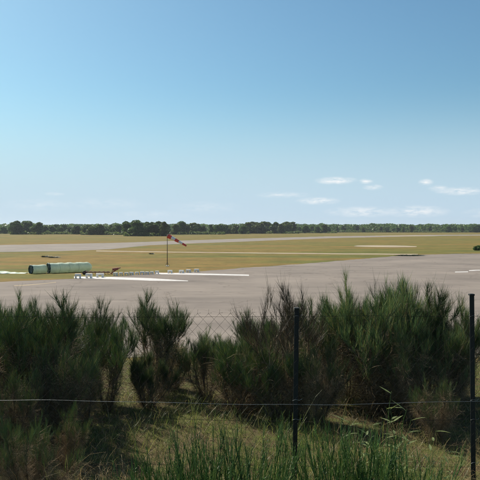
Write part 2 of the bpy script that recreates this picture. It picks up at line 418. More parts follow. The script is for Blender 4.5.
def broom_mesh(seed, H=1.8, spread=.6, nstem=9, nsec=9, nter=3, nwhip=9000, ndead=2200, wl=(.08, .2), upright=.3):
    rng = np.random.default_rng(seed)
    a = np.arange(nstem)*2.4 + rng.uniform(0, .8, nstem); lean = rng.uniform(.1, spread, nstem)
    S = np.stack([np.cos(a)*.09, np.sin(a)*.09, np.full(nstem, -.05)], 1)
    D = np.stack([np.cos(a)*lean, np.sin(a)*lean, np.ones(nstem)*.8], 1)
    L1 = H*rng.uniform(.62, .95, nstem)
    P1 = grow(rng, S, D, L1, 8, .06, .11)
    n2 = nstem*nsec; i2 = np.repeat(np.arange(nstem), nsec); t2 = .26 + .66*np.sqrt(rng.uniform(0, 1, n2))
    s2, T2 = on(P1, i2, t2)
    P2 = grow(rng, s2, T2 + perp(rng, T2)*rng.uniform(.4, 1.0, (n2, 1)) + [0, 0, .15], H*rng.uniform(.14, .34, n2)*(1.2-.45*t2), 6, upright*.35, .12)
    n3 = n2*nter; i3 = np.repeat(np.arange(n2), nter); t3 = rng.uniform(.25, .99, n3)
    s3, T3 = on(P2, i3, t3)
    P3 = grow(rng, s3, T3 + perp(rng, T3)*rng.uniform(.3, .8, (n3, 1)) + [0, 0, .3], H*rng.uniform(.07, .2, n3), 5, upright*.6, .1)
    wood = join([strands(P1, rng.uniform(.011, .019, nstem), .004, 6), strands(P2, .0055, .002, 4), strands(P3, .003, .0012, 3)])
    # green shoots, mostly on the outer and upper branches
    zt = P3[:, -1, 2]; rr = np.linalg.norm(P3[:, -1, :2], axis=1)
    wgt = np.clip((zt/H-.36)*2.0, .01, 1) + .5*np.clip(rr/(H*.45)-.5, 0, 1)
    wgt = wgt*np.exp(rng.normal(0, .3, n3))
    iw = rng.choice(n3, nwhip, p=wgt/wgt.sum()); tw = rng.uniform(.05, 1, nwhip)
    s, T = on(P3, iw, tw)
    Lw = rng.uniform(*wl, nwhip)*np.exp(rng.normal(0, .2, nwhip))
    PW = grow(rng, s, T + perp(rng, T)*rng.uniform(.15, .75, (nwhip, 1)) + [0, 0, .3], Lw, 3, upright*.4, .08)
    green = strands(PW, rng.uniform(.0013, .0024, nwhip), .0006, 3)
    # dead twigs low and inside
    nd = ndead; idx = rng.integers(0, n2, nd); sd_, Td = on(P2, idx, rng.uniform(0, .8, nd))
    idx1 = rng.integers(0, nstem, nd); sd1, Td1 = on(P1, idx1, rng.uniform(.03, .75, nd))
    pick = (rng.uniform(0, 1, nd) < .6)[:, None]; sd_ = np.where(pick, sd1, sd_); Td = np.where(pick, Td1, Td)
    PD = grow(rng, sd_, Td*.4 + perp(rng, Td), rng.uniform(.1, .42, nd), 5, .02, .22)
    dead = strands(PD, rng.uniform(.0014, .003, nd), .0007, 3)
    tips = PW[:, -1]; hi = tips[np.argsort(tips[:, 2])[-40:]].mean(0)
    return wood, green, dead, (np.quantile(tips[:, 2], .9985), hi[0], hi[1])
def make_plant(name, parts):
    root = empty(name)
    for (nm, geo, mat) in parts:
        link(nm, mesh_np(nm, geo[0], geo[1], smooth=True), mat, root)
    return root

# ------------------------------------------------------------------ far trees
def tree_mesh(seed, H=12, W=9, nleaf=4200, leaf=.6, conifer=False):
    rng = np.random.default_rng(seed)
    nb = 20; V = []
    cz = rng.uniform(.10, .86, nb)*H; rad = rng.uniform(.16, .27, nb)*W*(1.15-.55*np.abs(cz/H-.45)*2*.8)
    a = rng.uniform(0, 6.28, nb); rr = rng.uniform(.05, .36, nb)*W*np.clip(1.35-cz/H, .25, 1)
    if conifer: rr *= .6; rad = .24*W*np.clip(1.15-cz/H, .2, 1)
    C = np.stack([np.cos(a)*rr, np.sin(a)*rr, cz], 1)
    ib = rng.choice(nb, nleaf, p=rad**2/(rad**2).sum())
    d = unit(rng.normal(0, 1, (nleaf, 3))); q = rng.uniform(.55, 1.1, nleaf)**.6
    P = C[ib] + d*(rad[ib]*q)[:, None]*np.array([1, 1, .85])
    P[:, 2] = np.maximum(P[:, 2], .15)
    u = unit(rng.normal(0, 1, (nleaf, 3))); w = unit(np.cross(u, rng.normal(0, 1, (nleaf, 3))))
    s = (rng.uniform(.5, 1.1, nleaf)*leaf)[:, None]
    Vq = np.stack([P-u*s, P+w*s*.6, P+u*s, P-w*s*.6], 1).reshape(-1, 3)
    Qq = np.arange(nleaf*4).reshape(-1, 4)
    S = np.zeros((1, 3)); S[0, 2] = -.1
    t = grow(rng, S, np.array([[0, 0, 1.]]), np.array([H*.75]), 6, 0, .05)
    ib2 = np.arange(nb); s2, T2 = on(t, np.zeros(nb, int), np.clip(cz/H*.8, .1, .95))
    L = np.linalg.norm(C-s2, axis=1)+.01
    limbs = grow(rng, s2, C-s2, L, 4, .02, .03)
    wood = join([strands(t, H*.018, H*.006, 7), strands(limbs, H*.006, H*.002, 4)])
    return wood, (Vq, Qq)
protos = []
for i, (H, W, con, mt) in enumerate([(12, 9, 0, 'treeleaf'), (11, 10, 0, 'treeleaf'), (13, 8, 0, 'treeleaf2'), (9, 9, 0, 'treeleaf2'), (12, 6, 1, 'treeleaf'), (7, 9, 0, 'treeleaf')]):
    wood, crown = tree_mesh(100+i, H, W, conifer=bool(con))
    wm = mesh_np('trunk', *wood, smooth=True); wm.materials.append(M['bark'])
    cmesh = mesh_np('crown', *crown); cmesh.materials.append(M[mt]); protos.append((wm, cmesh, H))
def plant_tree(px, base, top, label, group, kinds, rng, name='tree'):
    p = gp(px, base); h = (base-top)/F*p.y
    wm, cmesh, H = protos[rng.choice(kinds)]
    r = empty(name, p, rng.uniform(0, 6.28)); s = h/H; f_ = rng.uniform(1.15, 1.7); r.scale = (s*f_, s*f_*rng.uniform(.9, 1.1), s)
    link('trunk', wm, None, r); link('crown', cmesh, None, r)
    return tag(r, label, 'tree', group)
rt = random.Random(4)
SEG = [ # x0, x1, step, base, top, jitter, label, group, kinds
 (-90, 10, 8, 233.6, 226.0, 1.0, 'low hazy tree of the far wood at the left edge', 'low trees of the far wood at the left edge', [1, 3, 5]),
 (13, 42, 4.6, 234.4, 220.8, 1.3, 'tall dark green tree in the dense clump at far left', 'tall dark trees in the clump at far left', [0, 1, 4]),
 (44, 82, 6, 234.2, 225.0, .8, 'low green tree above the runway at left', 'low trees above the runway at left', [1, 3, 5]),
 (84, 124, 5.4, 234.8, 224.4, .9, 'rounded tree just left of the clump by the windsock', 'rounded trees left of the windsock clump', [1, 3, 2]),
 (127, 165, 5.2, 236.0, 220.6, 1.2, 'tall dark tree in the near clump left of the windsock', 'tall trees in the clump left of the windsock', [0, 1, 0, 2]),
 (168, 222, 6, 234.4, 221.8, 1.3, 'hazy tree in the treeline just right of the windsock', 'hazy trees right of the windsock', [0, 1, 2, 4]),
 (224, 246, 6, 233.8, 224.6, .8, 'low tree in the treeline dip at the middle', 'low trees in the dip at the middle', [1, 3]),
 (248, 296, 5.4, 233.5, 221.4, 1.0, 'olive tree on the rise right of the middle', 'olive trees on the rise right of the middle', [0, 2, 3]),
 (299, 334, 6, 233.0, 224.6, .8, 'green tree where the right hand treeline begins', 'trees where the right treeline begins', [1, 2, 4]),
 (338, 600, 6.2, 232.4, 225.2, .8, 'dark green tree in the long even treeline at right', 'trees of the even treeline at right', [0, 1, 4, 2]),
]
ORDN = ['leftmost', 'second', 'third', 'fourth', 'fifth', 'sixth', 'seventh', 'eighth', 'ninth', 'tenth', 'eleventh', 'twelfth', 'thirteenth', 'fourteenth']
for (x0, x1, st, base, top, jit, lab, grp, kinds) in SEG:
    x = x0; n = 0
    while x <= x1:
        l2 = (ORDN[n] + ' from the left, ' if 0 < n else 'leftmost, ') + lab if x1 - x0 < 60 else lab
        plant_tree(x+rt.uniform(-1, 1), base+rt.uniform(-.25, .25), top+rt.uniform(-.9, jit*2.2), l2, grp, kinds, rt)
        x += st*rt.uniform(.8, 1.2); n += 1
# the wood behind the front trees reads as one mass
def wood_mass():
    rng = np.random.default_rng(77); n = 70000
    px = rng.uniform(-160, 700, n); d = rng.uniform(1020, 1250, n)
    hh = np.array([11 + 2.0*noise.noise(Vector((x*.03, 0, 0))) + 2.5*noise.noise(Vector((x*.16, 4, 0))) for x in px])*(.6+.4*d/1000)
    z = hh*np.sqrt(rng.uniform(0, 1, n)); P = np.stack([(px-240)/F*d, d, z+.4], 1)
    u = unit(rng.normal(0, 1, (n, 3))); w = unit(np.cross(u, rng.normal(0, 1, (n, 3)))); s = rng.uniform(1.0, 2.4, n)[:, None]
    V = np.stack([P-u*s, P+w*s*.7, P+u*s, P-w*s*.7], 1).reshape(-1, 3)
    o = link('distant_wood', mesh_np('distant_wood', V, np.arange(4*n).reshape(-1, 4)), M['treeleaf'])
    tag(o, 'dark green far wood closing the airfield along the horizon', 'wood', kind='stuff')
wood_mass()
def undergrowth():
    rng = np.random.default_rng(78); PP = []
    for (x0, x1, st, base, top, jit, lab, grp, kinds) in SEG:
        n = int((x1-x0+6)*130); px = rng.uniform(x0-3, x1+3, n); d = EYE*F/(base-HOR) + rng.normal(-6, 5, n)
        hh = np.array([2.2 + 1.8*noise.noise(Vector((x*.22, 9, 0))) for x in px]); PP.append(np.stack([(px-240)/F*d, d, hh*rng.uniform(0, 1, n)**.7], 1))
    P = np.concatenate(PP); n = len(P)
    u = unit(rng.normal(0, 1, (n, 3))); w = unit(np.cross(u, rng.normal(0, 1, (n, 3)))); s = rng.uniform(.35, .9, n)[:, None]
    V = np.stack([P-u*s, P+w*s*.7, P+u*s, P-w*s*.7], 1).reshape(-1, 3)
    tag(link('undergrowth', mesh_np('undergrowth', V, np.arange(4*n).reshape(-1, 4)), M['treeleaf2']), 'low olive scrub along the foot of the treeline', 'scrub', kind='stuff')
undergrowth()
# small shrubs out on the grass
def shrub(px, base, w, h, label, name='shrub'):
    p = gp(px, base); wm, cmesh, H = protos[5]; k = p.y/F
    r = empty(name, p, rt.uniform(0, 6)); r.scale = (w*k/9, w*k/9, h*k/7)
    link('trunk', wm, None, r); link('crown', cmesh, None, r)
    tag(r, label, 'shrub')
shrub(478, 250.5, 9, 5, 'small dark green shrub beside the apron at the right edge')
rngw = np.random.default_rng(9); nw_ = 420
_a = rngw.uniform(0, 6.28, nw_); _r = .5*np.sqrt(rngw.uniform(0, 1, nw_))
_S = np.stack([np.cos(_a)*_r, np.sin(_a)*_r, np.zeros(nw_)], 1); _D = np.stack([np.cos(_a)*.5, np.sin(_a)*.5, np.ones(nw_)], 1)+rngw.normal(0, .3, (nw_, 3))
weed_me = mesh_np('weed_leaves', *strands(grow(rngw, _S, _D, rngw.uniform(.25, 1.0, nw_)*(1.2-_r), 4, 0, .2, .05), .02, .006, 3)); weed_me.materials.append(M['weed'])
def weed(px, base, w, h, label, name='weed_tuft'):
    p = gp(px, base); k = p.y/F; o = link(name, weed_me); o.location = p; o.scale = (w*k, w*k*1.6, h*k); o.rotation_euler = (0, 0, px)
    tag(o, label, 'weeds')
weed(410, 256.0, 12, 2.2, 'low grey green weed patch at the far corner of the apron', 'weed_patch')
weed(45, 257.2, 4, 2.4, 'left one of two dark weed tufts behind the green rolls')
weed(54, 257.6, 8, 1.9, 'right flatter one of two dark weed tufts behind the green rolls')
weed(151.5, 254.2, 3, 2.0, 'single dark weed tuft left of the windsock pole')

# ------------------------------------------------------------------ windsock
def windsock():
    p = gp(167.3, 266.3); k = p.y/F
    root = tag(empty('windsock', p), 'red and white striped windsock on a thin dark pole', 'windsock')
    H = 32.0*k
    m = MB(); m.tube([(0, 0, -.05), (0, 0, H*.5), (0, 0, H)], [.055, .045, .035], 10); m.build('pole', M['pole'], root, True)
    m = MB(); m.box((0, 0, .04), (.42, .42, .1)); m.build('base_block', M['white'], root, bevel=.02)
    for s in (-1, 1):
        m = MB(); m.tube([(0, 0, .5*1.1), (s*.28, .1*s, .09)], .018, 6); m.build('stay', M['pole'], root)
    A = Vector((.10, 0, H-.22)); ax = Vector((.82, -.18, -.40)).normalized(); L = 21.0*k
    u = ax.cross(Vector((0, 0, 1))).normalized(); w = u.cross(ax)
    ringp = [A + (u*math.cos(2*math.pi*i/20)+w*math.sin(2*math.pi*i/20))*.30 for i in range(21)]
    m = MB(); m.tube(ringp, .014, 6); m.build('hoop', M['pole'], root)
    m = MB(); m.tube([(0, 0, H-.05), A + w*.30], .014, 6); m.tube([(0, 0, H-.5), A - w*.30], .014, 6); m.build('bracket', M['pole'], root)
    nst = 5; ns = 20
    for b in range(nst):
        V = []; Q = []; rows = 5
        for r in range(rows):
            t = (b + r/(rows-1))/nst
            c = A + ax*L*t - Vector((0, 0, 1))*.10*t*t
            rad = .30*(1-t) + .155*t
            for i in range(ns):
                a = 2*math.pi*i/ns
                wr = rad*(1 + .09*noise.noise(Vector((math.cos(a)*2, math.sin(a)*2, t*5))))
                V.append(c + (u*math.cos(a)*wr + w*math.sin(a)*wr*(1-.25*t)))
        for r in range(rows-1):
            for i in range(ns): Q.append((r*ns+i, r*ns+(i+1) % ns, (r+1)*ns+(i+1) % ns, (r+1)*ns+i))
        link('red_band' if b % 2 == 0 else 'white_band', mesh_np('band', V, Q, smooth=True), M['sockred' if b % 2 == 0 else 'sockwhite'], root)
windsock()

# ------------------------------------------------------------------ wrapped green rolls beside the apron
def roll(px0, px1, base, dia, yaw, label, round_end):
    p = gp(px0, base); k = p.y/F; D = dia*k; q_ = (px1-240)/F; L = (q_*p.y-p.x)/(math.cos(R(yaw))-q_*math.sin(R(yaw)))
    root = tag(empty('wrapped_roll', p, R(yaw)), label, 'roll')
    rows = max(10, int(L/.12)); ns = 28; V = []; Q = []
    for r in range(rows+1):
        t = r/rows; x = t*L
        rad = D/2*(1 + .035*math.sin(x*5.6) + .02*noise.noise(Vector((x*2, 0, px0))))
        if round_end and t > .86: rad *= math.sqrt(max(.05, 1-((t-.86)/.14)**2*.92))
        for i in range(ns):
            a = 2*math.pi*i/ns
            rr = rad*(1 + .05*noise.noise(Vector((x*2.2, math.cos(a)*2, math.sin(a)*2))))
            y, z = math.cos(a)*rr, math.sin(a)*rr*.95 + D/2*.93
            V.append((x, y, max(z, .0)))
    for r in range(rows):
        for i in range(ns): Q.append((r*ns+i, r*ns+(i+1) % ns, (r+1)*ns+(i+1) % ns, (r+1)*ns+i))
    b = len(V); V.append((L, 0, D*.45)); T = [(rows*ns+i, rows*ns+(i+1) % ns, b) for i in range(ns)]
    link('wrap', mesh_np('wrap', V, Q, T, smooth=True), M['film'], root)
    rp = [(-.02, math.cos(2*math.pi*i/28)*D*.455, math.sin(2*math.pi*i/28)*D*.44 + D*.47) for i in range(29)]
    m = MB(); m.tube(rp, D*.075, 8); m.build('dark_rim', M['rim'], root, True)
    V = [(.03 + .05*noise.noise(Vector((i, 3, px0))), math.cos(2*math.pi*i/28)*D*.43, math.sin(2*math.pi*i/28)*D*.41 + D*.47) for i in range(28)] + [(.10, 0, D*.47)]
    link('end_face', mesh_np('end_face', V, None, [(i, (i+1) % 28, 28) for i in range(28)]), M['disc'], root)
    for i in range(5):
        a = i*1.2+.3
        m = MB(); m.tube([(.0, 0, D*.47), (-.005, math.cos(a)*D*.40, math.sin(a)*D*.39+D*.47)], .022, 6); m.build('fold', M['rim'], root)
    if round_end:
        for x in np.arange(1.15, L*.86, 1.12):
            rad = D/2*(1 + .035*math.sin(x*5.6)) + .012
            pts = [(x + .04*math.sin(i), math.cos(2*math.pi*i/28)*rad, max(.02, math.sin(2*math.pi*i/28)*rad*.96 + D/2*.93)) for i in range(29)]
            m = MB(); m.tube(pts, .018, 5); m.build('seam', M['film2'], root, True)
roll(31, 45.5, 273.8, 9.2, 44, 'short pale green wrapped roll with dark rimmed end, left of the long one', False)
roll(48.5, 91.5, 273.2, 10.6, 36, 'long pale green wrapped roll with dark rimmed left end', True)
def sheet_film():
    V = []; Q = []; nx_, ny_ = 40, 10
    a = gp(-14, 274.0); b = gp(25, 273.8)
    for j in range(ny_+1):
        for i in range(nx_+1):
            t = i/nx_; s = j/ny_; p = a.lerp(b, t)
            z = .02 + .26*math.sin(math.pi*s)*(.55+.45*math.sin(t*4+1)) + .09*noise.noise(Vector((t*9, s*4, 2)))*math.sin(math.pi*s)
            V.append((p.x, p.y + s*1.9 + .2*noise.noise(Vector((t*6, s*2, 0))), z))
    for j in range(ny_):
        for i in range(nx_): q = j*(nx_+1)+i; Q.append((q, q+1, q+nx_+2, q+nx_+1))
    o = link('collapsed_sheet', mesh_np('sheet', V, Q, smooth=True), M['film2'])
    md = o.modifiers.new('s', 'SOLIDIFY'); md.thickness = .01
    tag(o, 'flattened pale green plastic sheet on the grass at the left edge', 'plastic sheet')
sheet_film()

# ------------------------------------------------------------------ red towed implement
def implement():
    p = gp(84, 274.6); k = p.y/F
    root = tag(empty('towed_implement', p, R(2)), 'low rusty red towed implement lying behind the white markers', 'implement')
    L = 27*k
    m = MB(); m.box((L*.48, 0, .26), (L*.96, .10, .10)); m.build('beam', M['rust'], root, bevel=.01)
    m = MB(); m.box((L*.48, .55, .25), (L*.9, .07, .07)); m.build('beam', M['rust'], root, bevel=.01)
    for i in range(6):
        m = MB(); m.box((.2 + i*L*.16, .28, .32), (.06, .7, .05)); m.build('crossbar', M['red'], root)
    for i in range(8):
        m = MB(); x = .25+i*L*.115
        m.tube([(x, .02, .24), (x-.05, .02, .12), (x+.05, .02, .0)], .02, 5); m.build('tine', M['rust'], root)
    for y in (-.12, .68):
        m = MB(); pts = [(.05+.16*math.cos(a), y, .2+.16*math.sin(a)) for a in np.linspace(0, 2*math.pi, 17)]; m.tube(pts, .06, 6)
        wheel = m.build('wheel', M['rubber'], root, True)
        m = MB(); m.tube([(.05, y-.05, .2), (.05, y+.05, .2)], .1, 12); m.build('hub', M['rust'], wheel)
    rot = Matrix.Rotation(R(-33), 3, 'Y')
    m = MB(); m.box((L+.38, .2, .40), (1.15, .13, .11), rot); m.build('drawbar', M['red'], root, bevel=.01)
    m = MB(); m.box((L+.42, .2, .58), (.62, .34, .26), Matrix.Rotation(R(-8), 3, 'Y')); m.build('seed_box', M['red'], root, bevel=.03)
    m = MB(); m.tube([(L+.8, .2, .66), (L+1.0, .2, .74)], .05, 8); m.build('hitch', M['rust'], root)
    m = MB(); m.tube([(L+.05, .2, .0), (L+.08, .2, .42)], .035, 8); m.build('jack_leg', M['rust'], root)
implement()

# ------------------------------------------------------------------ white markers along the apron edge
def marker(px, base, w, h, label, group, yaw=0.0, split=False):
    p = gp(px, base); k = p.y/F; W, H = w*k, h*k; D = .34
    root = tag(empty('white_marker', p, R(yaw)), label, 'marker', group); root.location.z = .024 if base > 276 else .0
    m = MB(); m.box((0, 0, H*.78), (W, D, H*.44), taper=.94); m.build('top_block', M['white'], root, bevel=.015)
    for s in (-1, 1):
        m = MB(); m.box((s*W*.33, 0, H*.28), (W*.27, D*.86, H*.56)); m.build('foot', M['white'], root, bevel=.012)
big = 'three larger white blocks at the left end of the row'
marker(78, 278.6, 6.4, 4.6, 'leftmost large white concrete marker block below the long roll', big, 12)
marker(89, 278.4, 6.6, 4.8, 'second large white marker block from the left, below the red implement', big, -8)
marker(100, 277.6, 8.0, 4.2, 'third and widest large white marker block from the left', big, 10)
ORD = ['first', 'second', 'third', 'fourth', 'fifth', 'sixth', 'seventh', 'eighth', 'ninth']
mr_ = random.Random(2)
for i, x in enumerate([115.5, 121, 126.5, 131.5, 137, 142.2, 147, 151.8, 157]):
    marker(x, 275.7 - (x-115)*.036, 3.9+mr_.uniform(-.4, .5), 3.0+mr_.uniform(-.3, .3), ORD[i] + ' small white marker from the left in the close spaced row',
           'small white markers in the close row', mr_.uniform(-25, 25))
for x, b, lab in ((170, 273.4, 'lone small white marker at the foot of the windsock pole'), (181.5, 273.3, 'left of the last three white markers right of the windsock'),
                  (188.5, 272.6, 'middle of the last three white markers right of the windsock'), (196.5, 272.2, 'rightmost white marker of the whole row, right of the windsock')):
    marker(x, b, 5.0, 3.2, lab, 'spaced white markers by the windsock', mr_.uniform(-25, 25))

# ------------------------------------------------------------------ chain link fence
def fence():
    FY = 6.0
    top = lambda x: 4.30 + .012*math.sin(x*2.1)
    root = tag(empty('chain_link_fence', (0, FY, ground_z(0, FY))), 'sagging chain link fence on dark steel posts between the camera and the bushes', 'fence')
    org = Vector(root.location)
    def T(nm, pts, rads, mat, n=6, sm=True):
        m = MB(); m.tube([Vector(p)-org for p in pts], rads, n); return m.build(nm, mat, root, sm)
    posts = [(-5.1, 4.30), (-2.42, 4.31), (.4985, 4.292), (2.038, 4.414), (4.75, 4.36)]
    for (x, zt) in posts:
        zb = ground_z(x, FY)-.15; m = MB(); c = Vector((x, FY+.03, 0))-org
        tilt = .012 if x == .4985 else -.008
        def bar(dx, dy, w, d_):
            vs_ = []
            for z in (zb, zt):
                o = tilt*(zt-z)
                for (sx_, sy_) in ((-1, -1), (1, -1), (1, 1), (-1, 1)): vs_.append((c.x+dx-o+sx_*w/2, c.y+dy+sy_*d_/2, z-org.z))
            m.add(vs_, [(3,2,1,0),(4,5,6,7),(0,1,5,4),(1,2,6,5),(2,3,7,6),(3,0,4,7)])
        bar(0, 0, .041, .007); bar(0, .0225, .008, .038)
        post = m.build('post', M['post'], root, bevel=.0015)
        m = MB(); m.box((c.x, c.y+.01, zt-org.z+.008), (.044, .05, .016)); m.build('cap', M['post'], post, bevel=.004)
        for z in (4.235, 3.50, 3.33, 2.95):
            pts = [(x-.03-tilt*(zt-z), FY-.004, z), (x-tilt*(zt-z), FY+.016, z+.004), (x+.03-tilt*(zt-z), FY-.004, z+.002), (x+.045, FY-.012, z+.018)]
            m = MB(); m.tube([Vector(p)-org for p in pts], .0018, 5); m.build('tie_wire', M['wire2'], post, True)
    for z, mt, amp in ((4.235, 'wire', .006), (3.485, 'wire2', .02), (3.335, 'wire', .02), (2.93, 'wire', .01)):
        pts = [(x, FY-.006, z + amp*math.sin(x*1.3+z*3) + .01*noise.noise(Vector((x*2, z, 0)))) for x in np.linspace(-5.1, 4.75, 70)]
        T('tension_wire', pts, .0015, M[mt], 5)
    w, h = .096, .106
    X = np.arange(-5.1, 4.75, w/2); parts = []
    nrow = 14
    for i, x in enumerate(X):
        pts = []
        par = i % 2
        for r in range(nrow*2+1):
            z = top(x) - .03 - r*h/2
            sgn = 1 if (r+par) % 2 == 0 else -1
            pts.append((x + sgn*w/4*1.02, FY + .004*(1 if r % 2 else -1), z))
        if par == 0: pts.insert(0, (x + w/4 + .004, FY, top(x)+.004))
        else: pts.insert(0, (x + w/4*.2, FY, top(x)-.026))
        pts = np.array(pts)
        for q in pts:
            nv = noise.noise_vector(Vector((q[0]*1.4, q[2]*1.4, 0)))
            q[0] += .014*nv[0]; q[2] += .014*nv[2]; q[1] += .025*nv[1]
        parts.append(strands(pts[None]-np.array(org)[None, None], .0012, .0012, 4))
    link('wire_mesh', mesh_np('wire_mesh', *join(parts)), M['wire'], root)
fence()

# ------------------------------------------------------------------ broom bushes behind the fence
BV = []
for sd_, kw in ((11, dict(H=1.8, spread=.7, nstem=12, nsec=14, nter=4, nwhip=15000, ndead=4200)), (12, dict(H=1.8, spread=.5, nstem=11, nsec=13, nter=4, nwhip=13000, ndead=3800)),
                (13, dict(H=1.8, spread=.8, nstem=12, nsec=12, nwhip=6000, ndead=8000)), (14, dict(H=1.8, spread=.35, nstem=7, nsec=13, nter=4, nwhip=10000, ndead=2600)),
                (15, dict(H=1.2, spread=.8, nstem=12, nsec=12, nter=4, nwhip=10500, ndead=3000, wl=(.07, .17)))):
    wood, green, dead, tp = broom_mesh(sd_, **kw)
    ms = []
    for nm, g, mt in (('stems', wood, 'wood'), ('green_shoots', green, 'broom'), ('dead_twigs', dead, 'dead')):
        me = mesh_np(nm, *g, smooth=True); me.materials.append(M[mt]); ms.append((nm, me))
    BV.append((ms, tp))
wood, green, dead, tp = broom_mesh(21, H=1.8, spread=.28, nstem=6, nsec=9, nwhip=3400, ndead=500, wl=(.10, .26))
ms = []
for nm, g, mt in (('stems', wood, 'dead'), ('bare_shoots', green, 'bare'), ('dead_twigs', dead, 'dead')):
    me = mesh_np(nm, *g, smooth=True); me.materials.append(M[mt]); ms.append((nm, me))
BV.append((ms, tp))
def broom(px, ptop, d, var, wide, rot, label, name='broom_bush', grp='broom bushes behind the fence'):
    x = (px-240)/F*d; zt = at(px, ptop, d).z
    ms, (tp, hx, hy) = BV[var]; s = (zt-ground_z(x, d))/tp
    x -= (hx*math.cos(R(rot))-hy*math.sin(R(rot)))*s*wide; zg = ground_z(x, d)
    r = empty(name, (x, d, zg), R(rot)); r.scale = (s*wide, s*wide, s)
    for nm, me in ms: link(nm, me, None, r)
    return tag(r, label, 'bush', grp)
BUSH = [
 (3, 291, 7.9, 0, 1.0, 10, 'big dark green broom bush cut by the left edge of the photo'),
 (34, 298, 9.0, 1, .9, 60, 'green broom behind the one at the left edge, left of the pointed bush'),
 (66, 287, 8.0, 3, 1.15, 140, 'pointed tall broom bush third from the left'),
 (100, 297, 9.4, 3, 1.0, 220, 'fan shaped broom with bare lower stems between the two pointed left bushes'),
 (122, 318, 8.8, 1, .75, 15, 'lower small broom left of the spreading one'),
 (146, 289, 9.8, 3, 1.05, 300, 'spreading two headed broom at the left end of the open mesh gap'),
 (88, 352, 8.0, 4, .85, 80, 'low green broom just behind the fence under the pointed bush'),
 (138, 348, 9.0, 4, .8, 190, 'low green broom just behind the fence under the spreading bush'),
 (18, 362, 6.9, 2, .75, 120, 'low twiggy broom full of dead branches at the lower left'),
 (182, 343, 10.2, 4, .9, 40, 'small broom in the gap below the open mesh'),
 (207, 327, 9.6, 0, .85, 95, 'green broom right of the open mesh gap'),
 (246, 306, 10.2, 3, .95, 30, 'broom with one thin pointed head left of the bare brown bush'),
 (228, 338, 8.8, 4, 1.1, 260, 'round low broom in front of the middle bushes'),
 (262, 328, 9.0, 0, .8, 330, 'broom at the foot of the bare brown bush'),
 (322, 298, 9.4, 1, .95, 70, 'broom at the left shoulder of the big right hand thicket'),
 (362, 272, 8.8, 0, .95, 175, 'tallest broom of the right hand thicket'),
 (407, 277, 9.4, 1, 1.05, 250, 'second tall broom of the thicket, right of the tallest'),
 (446, 290, 8.7, 0, .9, 310, 'dense broom at the right end of the thicket beside the right post'),
 (398, 322, 8.2, 2, .8, 20, 'twiggy broom with pale dead branches in front of the thicket'),
 (335, 335, 8.2, 2, .75, 200, 'twiggy dark broom just right of the middle post'),
 (492, 322, 10.2, 1, .9, 110, 'broom beyond the right post at the right edge'),
 (384, 288, 9.3, 0, .85, 20, 'broom filling the dip between the two tallest heads of the thicket'),
 (350, 312, 9.8, 0, .9, 90, 'broom behind the left half of the thicket'),
 (426, 300, 10.0, 0, .9, 30, 'broom behind the right half of the thicket'),
 (218, 333, 10.8, 0, .9, 300, 'wide broom behind the round low one in the middle'),
 (256, 332, 9.9, 1, 1.0, 20, 'broom between the thin pointed head and the bare bush'),
 (286, 314, 10.6, 0, .9, 45, 'green broom behind the middle post'),
 (160, 338, 11.2, 1, 1.0, 130, 'small broom right behind the spreading two headed one'),
 (304, 345, 8.4, 4, .9, 10, 'low broom at the middle post, left of the twiggy dark one'),
 (50, 325, 7.3, 2, .7, 280, 'twiggy broom in front of the pointed left bush'),
 (470, 312, 9.6, 3, 1.0, 160, 'narrow broom right behind the right post'),
 (12, 410, 5.5, 2, .8, 33, 'dark twiggy broom in the bottom left corner in front of the wire'),
 (72, 402, 6.5, 2, .6, 250, 'small twiggy broom with a leaning dark stem at the lower left'),
 (438, 372, 7.4, 2, .8, 95, 'brown twiggy broom low beside the right post'),
 (-40, 296, 8.8, 0, 1.0, 200, 'broom continuing beyond the left edge of the photo'),
]
for b in BUSH: broom(*b)
broom(281, 276, 8.5, 5, 1.0, 0, 'bare brown leafless broom standing above the mesh left of the middle post', 'bare_broom_bush')

# ------------------------------------------------------------------ young shoots and leafy plants in the foreground
def shoots_mesh(seed, n=46, H=.85):
    rng = np.random.default_rng(seed)
    a = rng.uniform(0, 6.28, n); r = .24*np.sqrt(rng.uniform(0, 1, n))
    S = np.stack([np.cos(a)*r, np.sin(a)*r, np.full(n, -.03)], 1)
    D = np.stack([np.cos(a)*r*1.1, np.sin(a)*r*1.1, np.ones(n)], 1) + rng.normal(0, .07, (n, 3))
    P = grow(rng, S, D, H*rng.uniform(.5, 1, n), 7, .04, .04)
    nw = n*16; iw = rng.integers(0, n, nw); t = rng.uniform(.15, .98, nw); s, T = on(P, iw, t)
    PW = grow(rng, s, T + perp(rng, T)*rng.uniform(.1, .35, (nw, 1)), rng.uniform(.06, .22, nw), 4, .1, .04)
    nl = n*26; il = rng.integers(0, n, nl); sl, Tl = on(P, il, rng.uniform(.1, .98, nl))
    PL = grow(rng, sl, Tl + perp(rng, Tl)*.8, rng.uniform(.012, .03, nl), 3, 0, .05)
    return join([strands(P, .0048, .0018, 5), strands(PW, .0025, .001, 3)]), strands(PL, .003, .0007, 2), max(P[..., 2].max(), PW[..., 2].max())
SH = []
for s_ in (31, 32, 33):
    st_, lf_, tp_ = shoots_mesh(s_)
    a_ = mesh_np('stems', *st_, smooth=True); a_.materials.append(M['young'])
    b_ = mesh_np('leaves', *lf_); b_.materials.append(M['young']); SH.append((a_, b_, tp_))
def shoots(px, ptop, d, var, wide, label):
    x = (px-240)/F*d; zg = ground_z(x, d); zt = at(px, ptop, d).z
    a_, b_, tp_ = SH[var]; s = (zt-zg)/tp_
    r = empty('young_broom', (x, d, zg), px*.7); r.scale = (wide*s, wide*s, s)
    link('stems', a_, None, r); link('leaves', b_, None, r)
    tag(r, label, 'shrub', 'young broom shoots along the foreground')
